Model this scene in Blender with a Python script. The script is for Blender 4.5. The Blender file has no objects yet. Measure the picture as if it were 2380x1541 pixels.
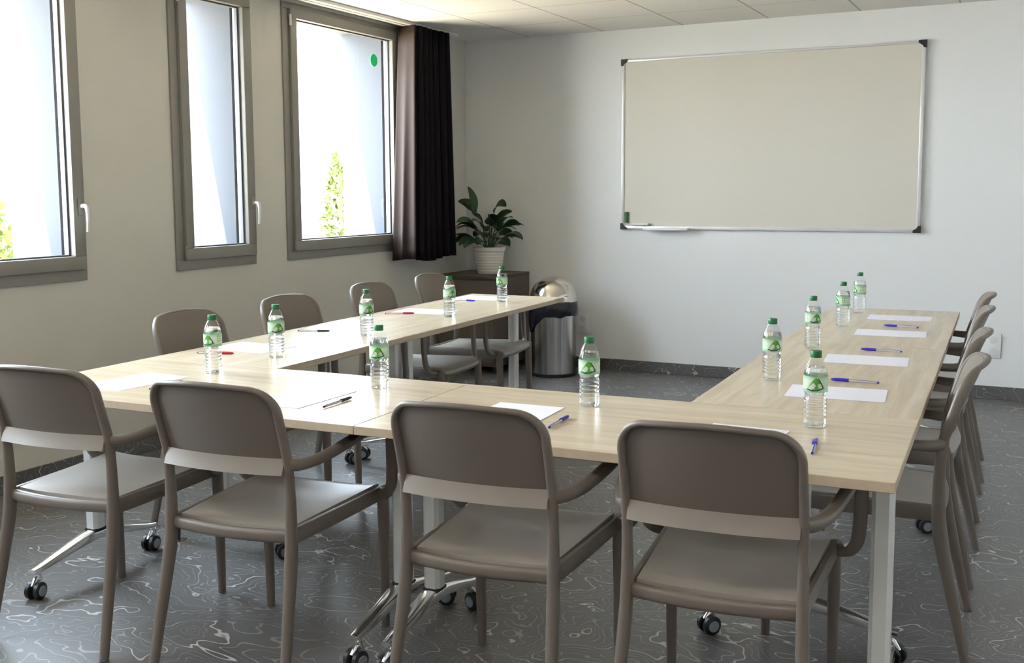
import bpy, bmesh, math, random
from mathutils import Vector, Matrix

random.seed(7)
scene = bpy.context.scene
COL = scene.collection
PI = math.pi

# ------------------------------------------------------------------ materials
def nmat(name):
    m = bpy.data.materials.new(name)
    m.use_nodes = True
    nt = m.node_tree
    return m, nt, nt.nodes['Principled BSDF'], nt.nodes['Material Output']

def mat(name, col, rough=0.5, metal=0.0, spec=0.5, bump=0.0, bscale=300, var=0.0, vscale=4.0, coat=0.0, sheen=0.0):
    m, nt, b, out = nmat(name)
    b.inputs['Base Color'].default_value = (*col, 1)
    b.inputs['Roughness'].default_value = rough
    b.inputs['Metallic'].default_value = metal
    b.inputs['Specular IOR Level'].default_value = spec
    b.inputs['Coat Weight'].default_value = coat
    b.inputs['Coat Roughness'].default_value = 0.1
    b.inputs['Sheen Weight'].default_value = sheen
    N = nt.nodes
    L = nt.links
    tc = N.new('ShaderNodeTexCoord')
    if var:
        n = N.new('ShaderNodeTexNoise')
        n.inputs['Scale'].default_value = vscale
        n.inputs['Detail'].default_value = 3
        L.new(tc.outputs['Object'], n.inputs['Vector'])
        r = N.new('ShaderNodeValToRGB')
        r.color_ramp.elements[0].color = (*[c * (1 - var) for c in col], 1)
        r.color_ramp.elements[1].color = (*[min(1, c * (1 + var)) for c in col], 1)
        L.new(n.outputs['Fac'], r.inputs['Fac'])
        L.new(r.outputs['Color'], b.inputs['Base Color'])
    if bump:
        n = N.new('ShaderNodeTexNoise')
        n.inputs['Scale'].default_value = bscale
        L.new(tc.outputs['Object'], n.inputs['Vector'])
        bp = N.new('ShaderNodeBump')
        bp.inputs['Strength'].default_value = bump
        bp.inputs['Distance'].default_value = 0.002
        L.new(n.outputs['Fac'], bp.inputs['Height'])
        L.new(bp.outputs['Normal'], b.inputs['Normal'])
    return m

def mathn(nt, op, a, b=None):
    n = nt.nodes.new('ShaderNodeMath')
    n.operation = op
    for i, v in enumerate((a, b)):
        if v is None:
            continue
        if isinstance(v, (int, float)):
            n.inputs[i].default_value = v
        else:
            nt.links.new(v, n.inputs[i])
    return n.outputs[0]

def wood_mat(name):
    m, nt, b, out = nmat(name)
    N, L = nt.nodes, nt.links
    tc = N.new('ShaderNodeTexCoord')
    mp = N.new('ShaderNodeMapping')
    mp.inputs['Scale'].default_value = (1.2, 16, 16)
    L.new(tc.outputs['Object'], mp.inputs['Vector'])
    n1 = N.new('ShaderNodeTexNoise')
    n1.inputs['Scale'].default_value = 1.6
    n1.inputs['Detail'].default_value = 8
    n1.inputs['Roughness'].default_value = 0.65
    n1.inputs['Distortion'].default_value = 0.5
    L.new(mp.outputs['Vector'], n1.inputs['Vector'])
    r = N.new('ShaderNodeValToRGB')
    e = r.color_ramp.elements
    e[0].position, e[1].position = 0.3, 0.72
    e[0].color = (0.53, 0.435, 0.31, 1)
    e[1].color = (0.66, 0.565, 0.425, 1)
    L.new(n1.outputs['Fac'], r.inputs['Fac'])
    L.new(r.outputs['Color'], b.inputs['Base Color'])
    b.inputs['Roughness'].default_value = 0.27
    b.inputs['Specular IOR Level'].default_value = 0.40
    return m

def floor_mat(name):
    m, nt, b, out = nmat(name)
    N, L = nt.nodes, nt.links
    tc = N.new('ShaderNodeTexCoord')
    def contour(scale, stretch, freq, width, off):
        mp = N.new('ShaderNodeMapping')
        mp.inputs['Scale'].default_value = (scale * stretch, scale, scale)
        mp.inputs['Location'].default_value = (off, off * 0.7, 0)
        L.new(tc.outputs['Object'], mp.inputs['Vector'])
        n = N.new('ShaderNodeTexNoise')
        n.inputs['Scale'].default_value = 1.0
        n.inputs['Detail'].default_value = 3.2
        n.inputs['Roughness'].default_value = 0.5
        n.inputs['Distortion'].default_value = 0.35
        L.new(mp.outputs['Vector'], n.inputs['Vector'])
        f = mathn(nt, 'FRACT', mathn(nt, 'MULTIPLY', n.outputs['Fac'], freq))
        d = mathn(nt, 'ABSOLUTE', mathn(nt, 'SUBTRACT', f, 0.5))
        mr = N.new('ShaderNodeMapRange')
        mr.inputs['From Min'].default_value = width * 0.4
        mr.inputs['From Max'].default_value = width
        mr.inputs['To Min'].default_value = 1
        mr.inputs['To Max'].default_value = 0
        L.new(d, mr.inputs['Value'])
        return mr.outputs['Result']
    fine = contour(3.6, 0.6, 28, 0.065, 3.1)
    bold = contour(3.6, 0.6, 5.6, 0.024, 3.1)
    big = N.new('ShaderNodeTexNoise')
    big.inputs['Scale'].default_value = 2.2
    L.new(tc.outputs['Object'], big.inputs['Vector'])
    fine2 = mathn(nt, 'MULTIPLY', fine, mathn(nt, 'MULTIPLY', big.outputs['Fac'], 0.72))
    tot = mathn(nt, 'MAXIMUM', fine2, mathn(nt, 'MULTIPLY', bold, 0.85))
    mx = N.new('ShaderNodeMixRGB')
    mx.inputs['Color1'].default_value = (0.112, 0.107, 0.104, 1)
    mx.inputs['Color2'].default_value = (0.54, 0.52, 0.49, 1)
    L.new(tot, mx.inputs['Fac'])
    L.new(mx.outputs['Color'], b.inputs['Base Color'])
    b.inputs['Roughness'].default_value = 0.36
    b.inputs['Specular IOR Level'].default_value = 0.5
    return m

def ceiling_mat(name):
    m, nt, b, out = nmat(name)
    N, L = nt.nodes, nt.links
    tc = N.new('ShaderNodeTexCoord')
    sp = N.new('ShaderNodeSeparateXYZ')
    L.new(tc.outputs['Object'], sp.inputs['Vector'])
    def seam(v, off):
        f = mathn(nt, 'FRACT', mathn(nt, 'DIVIDE', mathn(nt, 'ADD', v, off), 0.62))
        d = mathn(nt, 'ABSOLUTE', mathn(nt, 'SUBTRACT', f, 0.5))
        return mathn(nt, 'GREATER_THAN', d, 0.489)
    s = mathn(nt, 'MAXIMUM', seam(sp.outputs['X'], 2.45 + 6.2), mathn(nt, 'MULTIPLY', seam(sp.outputs['Y'], 6.2 - 0.76), 0.6))
    n = N.new('ShaderNodeTexNoise')
    n.inputs['Scale'].default_value = 220
    n.inputs['Detail'].default_value = 2
    L.new(tc.outputs['Object'], n.inputs['Vector'])
    r = N.new('ShaderNodeValToRGB')
    r.color_ramp.elements[0].position = 0.35
    r.color_ramp.elements[0].color = (0.66, 0.64, 0.60, 1)
    r.color_ramp.elements[1].position = 0.5
    r.color_ramp.elements[1].color = (0.75, 0.73, 0.70, 1)
    L.new(n.outputs['Fac'], r.inputs['Fac'])
    mx = N.new('ShaderNodeMixRGB')
    mx.inputs['Color2'].default_value = (0.42, 0.40, 0.37, 1)
    L.new(s, mx.inputs['Fac'])
    L.new(r.outputs['Color'], mx.inputs['Color1'])
    L.new(mx.outputs['Color'], b.inputs['Base Color'])
    b.inputs['Roughness'].default_value = 0.9
    return m

def thin_glass(name, tint=(1, 1, 1), ior=1.45, extra=0.0):
    m = bpy.data.materials.new(name)
    m.use_nodes = True
    nt = m.node_tree
    nt.nodes.clear()
    out = nt.nodes.new('ShaderNodeOutputMaterial')
    tr = nt.nodes.new('ShaderNodeBsdfTransparent')
    tr.inputs['Color'].default_value = (*tint, 1)
    gl = nt.nodes.new('ShaderNodeBsdfGlossy')
    gl.inputs['Roughness'].default_value = 0.03
    lw = nt.nodes.new('ShaderNodeLayerWeight')
    lw.inputs['Blend'].default_value = 0.5
    f0 = ((ior - 1) / (ior + 1)) ** 2 + extra
    fac = mathn(nt, 'ADD', mathn(nt, 'MULTIPLY', mathn(nt, 'POWER', lw.outputs['Facing'], 5.0), 1.0 - f0), f0)
    mx = nt.nodes.new('ShaderNodeMixShader')
    nt.links.new(fac, mx.inputs['Fac'])
    nt.links.new(tr.outputs[0], mx.inputs[1])
    nt.links.new(gl.outputs[0], mx.inputs[2])
    nt.links.new(mx.outputs[0], out.inputs['Surface'])
    return m

def water_mat(name):
    m = bpy.data.materials.new(name)
    m.use_nodes = True
    nt = m.node_tree
    nt.nodes.clear()
    out = nt.nodes.new('ShaderNodeOutputMaterial')
    tr = nt.nodes.new('ShaderNodeBsdfTransparent')
    tr.inputs['Color'].default_value = (0.98, 0.99, 0.99, 1)
    gl = nt.nodes.new('ShaderNodeBsdfGlass')
    gl.inputs['IOR'].default_value = 1.33
    gl.inputs['Roughness'].default_value = 0.0
    gl.inputs['Color'].default_value = (0.99, 1.0, 1.0, 1)
    mx = nt.nodes.new('ShaderNodeMixShader')
    mx.inputs['Fac'].default_value = 0.7
    nt.links.new(tr.outputs[0], mx.inputs[1])
    nt.links.new(gl.outputs[0], mx.inputs[2])
    nt.links.new(mx.outputs[0], out.inputs['Surface'])
    return m

def steel_mat(name):
    m, nt, b, out = nmat(name)
    N, L = nt.nodes, nt.links
    tc = N.new('ShaderNodeTexCoord')
    mp = N.new('ShaderNodeMapping')
    mp.inputs['Scale'].default_value = (9, 9, 0.15)
    L.new(tc.outputs['Object'], mp.inputs['Vector'])
    n = N.new('ShaderNodeTexNoise')
    n.inputs['Scale'].default_value = 1.6
    n.inputs['Detail'].default_value = 4
    L.new(mp.outputs['Vector'], n.inputs['Vector'])
    r = N.new('ShaderNodeValToRGB')
    r.color_ramp.elements[0].position = 0.36
    r.color_ramp.elements[0].color = (0.22, 0.215, 0.21, 1)
    r.color_ramp.elements[1].position = 0.66
    r.color_ramp.elements[1].color = (0.82, 0.81, 0.80, 1)
    L.new(n.outputs['Fac'], r.inputs['Fac'])
    L.new(r.outputs['Color'], b.inputs['Base Color'])  # streaky reflections are painted into the base colour
    b.inputs['Metallic'].default_value = 1.0
    b.inputs['Roughness'].default_value = 0.2
    return m

def label_mat(name):
    m, nt, b, out = nmat(name)
    N, L = nt.nodes, nt.links
    tc = N.new('ShaderNodeTexCoord')
    sp = N.new('ShaderNodeSeparateXYZ')
    L.new(tc.outputs['Object'], sp.inputs['Vector'])
    r = N.new('ShaderNodeValToRGB')
    e = r.color_ramp.elements
    e[0].position, e[0].color = 0.0, (0.24, 0.50, 0.28, 1)
    e[1].position, e[1].color = 1.0, (0.26, 0.52, 0.30, 1)
    for p, c in ((0.14, (0.34, 0.58, 0.36, 1)), (0.24, (0.66, 0.80, 0.64, 1)), (0.72, (0.68, 0.82, 0.66, 1)), (0.90, (0.45, 0.66, 0.46, 1))):
        x = e.new(p)
        x.color = c
    mr = N.new('ShaderNodeMapRange')
    mr.inputs['From Min'].default_value = 0.098
    mr.inputs['From Max'].default_value = 0.142
    L.new(sp.outputs['Z'], mr.inputs['Value'])
    L.new(mr.outputs['Result'], r.inputs['Fac'])
    L.new(r.outputs['Color'], b.inputs['Base Color'])
    b.inputs['Roughness'].default_value = 0.4
    tr = N.new('ShaderNodeBsdfTransparent')
    tr.inputs['Color'].default_value = (0.85, 0.95, 0.86, 1)
    mx = N.new('ShaderNodeMixShader')
    mx.inputs['Fac'].default_value = 0.75
    L.new(tr.outputs[0], mx.inputs[1])
    L.new(b.outputs[0], mx.inputs[2])
    L.new(mx.outputs[0], out.inputs['Surface'])
    return m

M = {}
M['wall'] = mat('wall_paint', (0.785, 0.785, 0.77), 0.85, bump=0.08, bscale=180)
M['wall_window_shaded'] = mat('window_wall_paint', (0.61, 0.585, 0.525), 0.85, bump=0.08, bscale=180)  # same wall as the others, with its shade put into the colour
M['wall_rear'] = mat('rear_wall_bounce_cut', (0.33, 0.31, 0.29), 0.85)  # unseen wall, darkened to cut light bounced onto the chair backs
M['ceiling'] = ceiling_mat('ceiling_tiles')
M['floor'] = floor_mat('contour_vinyl')
M['skirt'] = floor_mat('skirting_vinyl')
M['wood'] = wood_mat('pale_oak')
M['edge'] = mat('oak_edge', (0.52, 0.42, 0.30), 0.45, var=0.12, vscale=30)
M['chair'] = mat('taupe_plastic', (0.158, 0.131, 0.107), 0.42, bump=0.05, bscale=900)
M['chair_lit_seat'] = mat('taupe_plastic_lit_seat', (0.34, 0.305, 0.265), 0.34, bump=0.05, bscale=900)  # same plastic, lightened to stand in for light on the seat
M['chair_lit_band'] = mat('taupe_plastic_lit_band', (0.25, 0.215, 0.185), 0.36, bump=0.05, bscale=900)  # same plastic, lighter where the sloping band catches the light
M['alu'] = mat('satin_aluminium', (0.78, 0.79, 0.77), 0.35, metal=0.25)
M['chrome'] = mat('chrome', (0.90, 0.90, 0.91), 0.14, metal=1.0)
M['steel'] = steel_mat('brushed_steel_reflections')
M['steel_dome'] = mat('polished_steel', (0.72, 0.68, 0.62), 0.13, metal=1.0)
M['black'] = mat('black_plastic', (0.015, 0.015, 0.017), 0.45)
M['bag'] = mat('black_bag_film', (0.008, 0.008, 0.014), 0.25, bump=1.0, bscale=28)
M['caster_grey'] = mat('caster_grey', (0.27, 0.31, 0.34), 0.4)
M['frame'] = mat('window_grey', (0.25, 0.235, 0.21), 0.5)
M['gasket'] = mat('gasket', (0.10, 0.10, 0.11), 0.6)
M['reveal'] = mat('outside_render', (0.072, 0.078, 0.092), 0.9)
M['glass'] = thin_glass('window_glass', (0.97, 0.985, 0.98))
M['handle'] = mat('handle_alu', (0.72, 0.71, 0.68), 0.4)
M['bottle'] = thin_glass('clear_bottle', (0.985, 0.995, 0.99), 1.5, 0.02)
M['water'] = water_mat('water')
M['cap'] = mat('green_cap', (0.012, 0.145, 0.042), 0.4)
M['label'] = label_mat('label_pale_green')
M['label_green'] = mat('label_green', (0.085, 0.33, 0.035), 0.5)
M['label_dark'] = mat('label_dark', (0.008, 0.05, 0.035), 0.5)
M['paper'] = mat('paper_white', (0.82, 0.81, 0.88), 0.8, spec=0.1)
M['pen_clear'] = mat('pen_clear', (0.60, 0.58, 0.55), 0.25)
M['pen_blue'] = mat('pen_blue', (0.03, 0.02, 0.42), 0.35)
M['pen_black'] = mat('pen_black', (0.02, 0.02, 0.025), 0.35)
M['pen_red'] = mat('pen_red', (0.45, 0.02, 0.03), 0.35)
M['lit_fold'] = mat('curtain_lit_fold', (0.034, 0.021, 0.017), 0.7, spec=0.2, sheen=0.05, bump=0.2, bscale=400)  # lighter brown stands in for window light on the first fold
M['curtain'] = mat('curtain_cloth', (0.008, 0.006, 0.008), 0.85, spec=0.1, sheen=0.01, bump=0.2, bscale=400)
M['board'] = mat('board_white', (0.66, 0.62, 0.545), 0.36)
M['board_frame'] = mat('board_alu', (0.72, 0.71, 0.70), 0.35, metal=0.3)
M['white'] = mat('white_plastic', (0.80, 0.79, 0.78), 0.4)
M['insert'] = mat('socket_insert_grey', (0.68, 0.67, 0.66), 0.4)
M['pot'] = mat('pot_white', (0.78, 0.74, 0.66), 0.35)
M['soil'] = mat('soil', (0.03, 0.02, 0.015), 0.9)
M['leaf'] = mat('leaf_dark', (0.018, 0.052, 0.016), 0.33, var=0.4, vscale=12)
M['petiole'] = mat('petiole', (0.06, 0.12, 0.035), 0.5)
M['cabinet'] = mat('cabinet_taupe', (0.115, 0.090, 0.072), 0.5)
M['cabinet_top'] = mat('cabinet_taupe_top', (0.085, 0.066, 0.052), 0.5)
M['green_pen'] = mat('green_plastic', (0.02, 0.13, 0.06), 0.45)
M['dot'] = mat('sticker_backlit_green', (0.01, 0.62, 0.22), 0.5)  # green raised to imitate daylight coming through the sticker
M['rail'] = mat('rail_white', (0.70, 0.67, 0.62), 0.4)
M['fill_panel'] = mat('fill_panel_frame', (0.75, 0.75, 0.75), 0.5)

# ------------------------------------------------------------------ mesh helpers
def obj(name, bm, mats, parent=None, smooth=True, angle=40):
    me = bpy.data.meshes.new(name)
    bmesh.ops.recalc_face_normals(bm, faces=bm.faces)
    bm.to_mesh(me)
    bm.free()
    if not isinstance(mats, (list, tuple)):
        mats = [mats]
    for m in mats:
        me.materials.append(m)
    if smooth:
        for p in me.polygons:
            p.use_smooth = True
        me.set_sharp_from_angle(angle=math.radians(angle))
    o = bpy.data.objects.new(name, me)
    COL.objects.link(o)
    if parent is not None:
        o.parent = parent
    return o

def empty(name, loc=(0, 0, 0), rz=0.0):
    o = bpy.data.objects.new(name, None)
    o.empty_display_size = 0.1
    COL.objects.link(o)
    o.location = loc
    o.rotation_euler = (0, 0, rz)
    return o

def tag(o, label, cat, group=None, kind=None):
    o['label'] = label
    o['category'] = cat
    if group:
        o['group'] = group
    if kind:
        o['kind'] = kind
    return o

def struct(o, label=None, cat=None):
    o['kind'] = 'structure'
    if label:
        o['label'] = label
    if cat:
        o['category'] = cat
    return o

def copy_tree(o, parent=None):
    c = o.copy()
    COL.objects.link(c)
    if parent is not None:
        c.parent = parent
    for ch in list(o.children):
        copy_tree(ch, c)
    return c

def box(bm, x0, x1, y0, y1, z0, z1, bevel=0.0, seg=2, mi=0, mtx=None):
    r = bmesh.ops.create_cube(bm, size=1.0)
    vs = r['verts']
    for v in vs:
        v.co = Vector(((x0 + x1) / 2 + v.co.x * (x1 - x0), (y0 + y1) / 2 + v.co.y * (y1 - y0), (z0 + z1) / 2 + v.co.z * (z1 - z0)))
    fs = set(f for v in vs for f in v.link_faces)
    for f in fs:
        f.material_index = mi
    if bevel > 0:
        es = list(set(e for v in vs for e in v.link_edges))
        rr = bmesh.ops.bevel(bm, geom=es, offset=bevel, segments=seg, profile=0.5, affect='EDGES', clamp_overlap=True)
        for f in rr['faces']:
            f.material_index = mi
        vs = list(set(v for f in rr['faces'] for v in f.verts))
    if mtx is not None:
        allv = set(vs)
        stack = list(vs)
        while stack:
            v = stack.pop()
            for e in v.link_edges:
                w = e.other_vert(v)
                if w not in allv:
                    allv.add(w)
                    stack.append(w)
        for v in allv:
            v.co = mtx @ v.co

def catmull(pts, n=6):
    P = [Vector(p) for p in pts]
    P = [2 * P[0] - P[1]] + P + [2 * P[-1] - P[-2]]
    out = []
    for i in range(1, len(P) - 2):
        p0, p1, p2, p3 = P[i - 1:i + 3]
        for k in range(n):
            t = k / n
            out.append(0.5 * ((2 * p1) + (p2 - p0) * t + (2 * p0 - 5 * p1 + 4 * p2 - p3) * t * t + (3 * p1 - p0 - 3 * p2 + p3) * t ** 3))
    out.append(P[-2])
    return out

def lerp_list(vals, n):
    out = []
    for i in range(n):
        t = i / (n - 1) * (len(vals) - 1)
        k = min(int(t), len(vals) - 2)
        f = t - k
        out.append(vals[k] * (1 - f) + vals[k + 1] * f)
    return out

def tube(bm, pts, ra, rb=None, seg=12, ref=(1, 0, 0), power=2.0, mi=0, caps=True):
    """sweep a (super)elliptic section: ra = half size along ref, rb = half size across it"""
    n = len(pts)
    if not isinstance(ra, (list, tuple)):
        ra = [ra, ra]
    rb = ra if rb is None else (rb if isinstance(rb, (list, tuple)) else [rb, rb])
    ra, rb = lerp_list(ra, n), lerp_list(rb, n)
    rings = []
    for i in range(n):
        p = Vector(pts[i])
        d = (Vector(pts[min(i + 1, n - 1)]) - Vector(pts[max(i - 1, 0)])).normalized()
        a = Vector(ref)
        a = (a - d * a.dot(d))
        if a.length < 1e-4:
            a = d.orthogonal()
        a.normalize()
        b = d.cross(a)
        ring = []
        for k in range(seg):
            t = 2 * PI * k / seg
            c, s = math.cos(t), math.sin(t)
            cx = math.copysign(abs(c) ** (2 / power), c)
            sx = math.copysign(abs(s) ** (2 / power), s)
            ring.append(bm.verts.new(p + a * (ra[i] * cx) + b * (rb[i] * sx)))
        rings.append(ring)
    for i in range(n - 1):
        for k in range(seg):
            f = bm.faces.new((rings[i][k], rings[i][(k + 1) % seg], rings[i + 1][(k + 1) % seg], rings[i + 1][k]))
            f.material_index = mi
    if caps:
        for ring in (rings[0], rings[-1]):
            f = bm.faces.new(ring)
            f.material_index = mi

def lathe(bm, prof, seg=24, c=(0, 0, 0), mi=0, axis='Z', cap=True):
    rings = []
    for r, z in prof:
        ring = []
        for k in range(seg):
            t = 2 * PI * k / seg
            x, y = r * math.cos(t), r * math.sin(t)
            if axis == 'Z':
                p = (c[0] + x, c[1] + y, c[2] + z)
            elif axis == 'X':
                p = (c[0] + z, c[1] + x, c[2] + y)
            else:
                p = (c[0] + x, c[1] + z, c[2] + y)
            ring.append(bm.verts.new(p))
        rings.append(ring)
    for i in range(len(prof) - 1):
        for k in range(seg):
            f = bm.faces.new((rings[i][k], rings[i][(k + 1) % seg], rings[i + 1][(k + 1) % seg], rings[i + 1][k]))
            f.material_index = mi
    if cap:
        for ring in (rings[0], rings[-1]):
            if (ring[0].co - ring[1].co).length > 1e-5:
                f = bm.faces.new(ring)
                f.material_index = mi

def sheet(bm, fn, nu, nv, thick=None, mi=0):
    """grid surface fn(u,v) -> point (u,v in 0..1); thick -> second skin offset by vector fn"""
    def grid(off):
        return [[bm.verts.new(Vector(fn(i / nu, j / nv)) + off(i / nu, j / nv)) for i in range(nu + 1)] for j in range(nv + 1)]
    A = grid(lambda u, v: Vector((0, 0, 0)))
    def faces(G):
        for j in range(nv):
            for i in range(nu):
                f = bm.faces.new((G[j][i], G[j][i + 1], G[j + 1][i + 1], G[j + 1][i]))
                f.material_index = mi
    faces(A)
    if thick is not None:
        t = Vector(thick)
        B = grid(lambda u, v: t)
        faces(B)
        border = [(0, i) for i in range(nu + 1)] + [(j, nu) for j in range(1, nv + 1)] + [(nv, i) for i in range(nu - 1, -1, -1)] + [(j, 0) for j in range(nv - 1, 0, -1)]
        for k in range(len(border)):
            a, b = border[k], border[(k + 1) % len(border)]
            f = bm.faces.new((A[a[0]][a[1]], A[b[0]][b[1]], B[b[0]][b[1]], B[a[0]][a[1]]))
            f.material_index = mi

# ------------------------------------------------------------------ room
XL, YB, H = -4.274, 7.524, 2.57
XR, YR = 1.7, -2.2
XO = -4.70                                   # outer face of the window wall
WZ0, WZ1 = 0.953, 2.55
WINS = [(2.42, 3.690), (4.295, 4.945), (5.241, 6.513), (0.58, 1.85)]   # the last one is added, out of view, to let in more light

bm = bmesh.new()
box(bm, XL, XR + 0.15, YR - 0.15, YB + 0.15, -0.12, 0)
struct(obj('floor', bm, M['floor'], smooth=False))
bm = bmesh.new()
box(bm, XL, XR + 0.15, YR - 0.15, YB + 0.15, H, H + 0.12)
struct(obj('ceiling', bm, M['ceiling'], smooth=False))
bm = bmesh.new()
box(bm, XL, XR + 0.15, YB, YB + 0.15, 0, H)
struct(obj('wall_back', bm, M['wall'], smooth=False))
bm = bmesh.new()
box(bm, XR, XR + 0.15, YR - 0.15, YB, 0, H)
struct(obj('wall_right', bm, M['wall'], smooth=False))
bm = bmesh.new()
box(bm, XL, XR, YR - 0.15, YR, 0, H)
struct(obj('wall_rear', bm, M['wall_rear'], smooth=False))

# window wall: inner skin and thick outer part pierced by the openings
def pierced(bm, x0, x1, y0, y1, z0, z1, holes):
    box(bm, x0, x1, y0, y1, z0, holes[0][2])
    box(bm, x0, x1, y0, y1, holes[0][3], z1)
    ys = [y0] + [v for h in sorted(holes) for v in (h[0], h[1])] + [y1]
    for k in range(0, len(ys), 2):
        box(bm, x0, x1, ys[k], ys[k + 1], holes[0][2], holes[0][3])
bm = bmesh.new()
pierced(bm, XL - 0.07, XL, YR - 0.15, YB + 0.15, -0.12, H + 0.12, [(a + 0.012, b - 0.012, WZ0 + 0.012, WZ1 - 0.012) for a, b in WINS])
struct(obj('wall_left', bm, M['wall_window_shaded'], smooth=False))
bm = bmesh.new()
pierced(bm, XO, XL - 0.07, YR - 0.15, YB + 0.6, -3.4, H + 0.7, [(a + 0.05, b - 0.08, WZ0 + 0.085, WZ1 - 0.03) for a, b in WINS])
struct(obj('wall_outside', bm, M['reveal'], smooth=False))

bm = bmesh.new()
box(bm, XL + 0.012, XR, YB - 0.012, YB, 0, 0.085, 0.003)
struct(obj('baseboard_back', bm, M['skirt'], smooth=False))
bm = bmesh.new()
box(bm, XL, XL + 0.012, YR, YB - 0.012, 0, 0.085, 0.003)
struct(obj('baseboard_left', bm, M['skirt'], smooth=False))

# windows: outer frame, inward opening sash, pane, gasket, handle, hinges
for n, (a, b) in enumerate(WINS, 1):
    w = empty('window_%d' % n, (XL, a, WZ0))
    struct(w)
    W_, Hh = b - a, WZ1 - WZ0
    def ring(bm, x0, x1, l, r, bt, tp, iy0, iy1, iz0, iz1, bev=0.003):
        box(bm, x0, x1, iy0, iy1, iz0, iz0 + bt, bev)
        box(bm, x0, x1, iy0, iy1, iz1 - tp, iz1, bev)
        box(bm, x0, x1, iy0, iy0 + l, iz0 + bt, iz1 - tp, bev)
        box(bm, x0, x1, iy1 - r, iy1, iz0 + bt, iz1 - tp, bev)
    bm = bmesh.new()
    ring(bm, -0.07, 0.012, 0.055, 0.03, 0.055, 0.04, 0, W_, 0, Hh)
    obj('window_frame', bm, M['frame'], w)
    sy0, sy1, sz0, sz1 = 0.058, W_ - 0.014, 0.055, Hh - 0.035
    bm = bmesh.new()
    ring(bm, -0.05, 0.030, 0.062, 0.068, 0.066, 0.06, sy0, sy1, sz0, sz1, 0.004)
    s = obj('sash', bm, M['frame'], w)
    bm = bmesh.new()
    ring(bm, -0.026, -0.006, 0.012, 0.012, 0.010, 0.010, sy0 + 0.060, sy1 - 0.066, sz0 + 0.064, sz1 - 0.058, 0)
    obj('gasket', bm, M['gasket'], s)
    bm = bmesh.new()
    bm.faces.new([bm.verts.new((-0.016, yy, zz)) for yy, zz in ((sy0 + 0.05, sz0 + 0.055), (sy1 - 0.055, sz0 + 0.055), (sy1 - 0.055, sz1 - 0.05), (sy0 + 0.05, sz1 - 0.05))])
    obj('pane', bm, M['glass'], s, smooth=False)
    # handle on the far stile
    hy, hz = sy1 - 0.028, 0.365
    bm = bmesh.new()
    box(bm, 0.030, 0.038, hy - 0.017, hy + 0.017, hz - 0.045, hz + 0.035, 0.006)
    hp = obj('handle', bm, M['frame'], w)
    bm = bmesh.new()
    tube(bm, catmull([(0.034, hy, hz), (0.062, hy, hz + 0.002), (0.078, hy, hz - 0.012), (0.080, hy + 0.002, hz - 0.055), (0.074, hy + 0.003, hz - 0.125)], 6), [0.010, 0.012, 0.008], [0.010, 0.010, 0.006], 12, (0, 1, 0))
    obj('lever', bm, M['handle'], hp)
    for z in (0.10, Hh - 0.11):
        bm = bmesh.new()
        lathe(bm, [(0.0, -0.035), (0.008, -0.033), (0.008, 0.033), (0.0, 0.035)], 10, (0.030, 0.056, z))
        obj('hinge', bm, M['handle'] if z > 1 else M['frame'], w)

# sticker on the far window pane
bm = bmesh.new()
lathe(bm, [(0.0001, -0.0008), (0.043, -0.0008), (0.043, 0.0008), (0.0001, 0.0008)], 32, (0, 0, 0), axis='X')
o = obj('round_sticker', bm, M['dot'])
o.location = (XL - 0.0128, 6.258, 2.296)
tag(o, 'bright green round sticker on the glass of the widest window', 'sticker')

# curtain rail under the ceiling along the windows
bm = bmesh.new()
box(bm, XL + 0.10, XL + 0.135, 2.2, 7.10, H - 0.022, H, 0.004)
box(bm, XL + 0.155, XL + 0.19, 2.2, 7.10, H - 0.022, H, 0.004)
o = obj('curtain_rail', bm, M['rail'])
tag(o, 'white twin curtain rail fixed to the ceiling above the windows', 'curtain rail')

# curtain
def curtain_pt(u, v):
    # u along the plan path, v from top (0) to bottom (1)
    flare = v
    path = [(-4.215, 6.47 - 0.13 * flare), (-4.12, 6.45 - 0.10 * flare), (-4.055, 6.43 - 0.05 * flare)]
    if u < 0.2:
        t = u / 0.2
        p = Vector(path[0]).lerp(Vector(path[2]), t)
        x, y = p.x + 0.012 * math.sin(t * PI * 2) * (0.4 + v), p.y + 0.012 * math.sin(t * PI * 3) * v
    else:
        t = (u - 0.2) / 0.8
        y0, y1 = path[2][1], 6.915 + 0.055 * flare
        amp = 0.030 + 0.012 * v
        ph = t * 2 * PI * 6.5
        x = -4.085 + amp * math.cos(ph) * (1 if t < 0.97 else 0.5) + 0.008 * math.sin(t * 9)
        y = y0 + (y1 - y0) * t + 0.018 * math.sin(ph * 2)
    z = (H - 0.024) * (1 - v) + 0.885 * v + (0.012 * math.sin(u * 9) if v > 0.5 else 0) * v
    return (x, y, z)
bm = bmesh.new()
sheet(bm, curtain_pt, 150, 24)
bm.faces.ensure_lookup_table()
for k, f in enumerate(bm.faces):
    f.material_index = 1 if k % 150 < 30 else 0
root = obj('curtain', bm, [M['curtain'], M['lit_fold']], angle=180)
mod = root.modifiers.new('Solidify', 'SOLIDIFY')
mod.thickness = 0.004
tag(root, 'dark brown pleated curtain hanging between the widest window and the corner', 'curtain')

# ------------------------------------------------------------------ tables
TA = 0.037
CT, ST = math.cos(TA), math.sin(TA)
def T(x, y, z=0.0):
    return (CT * x - ST * y, ST * x + CT * y, z)
TZ = 0.74

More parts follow.
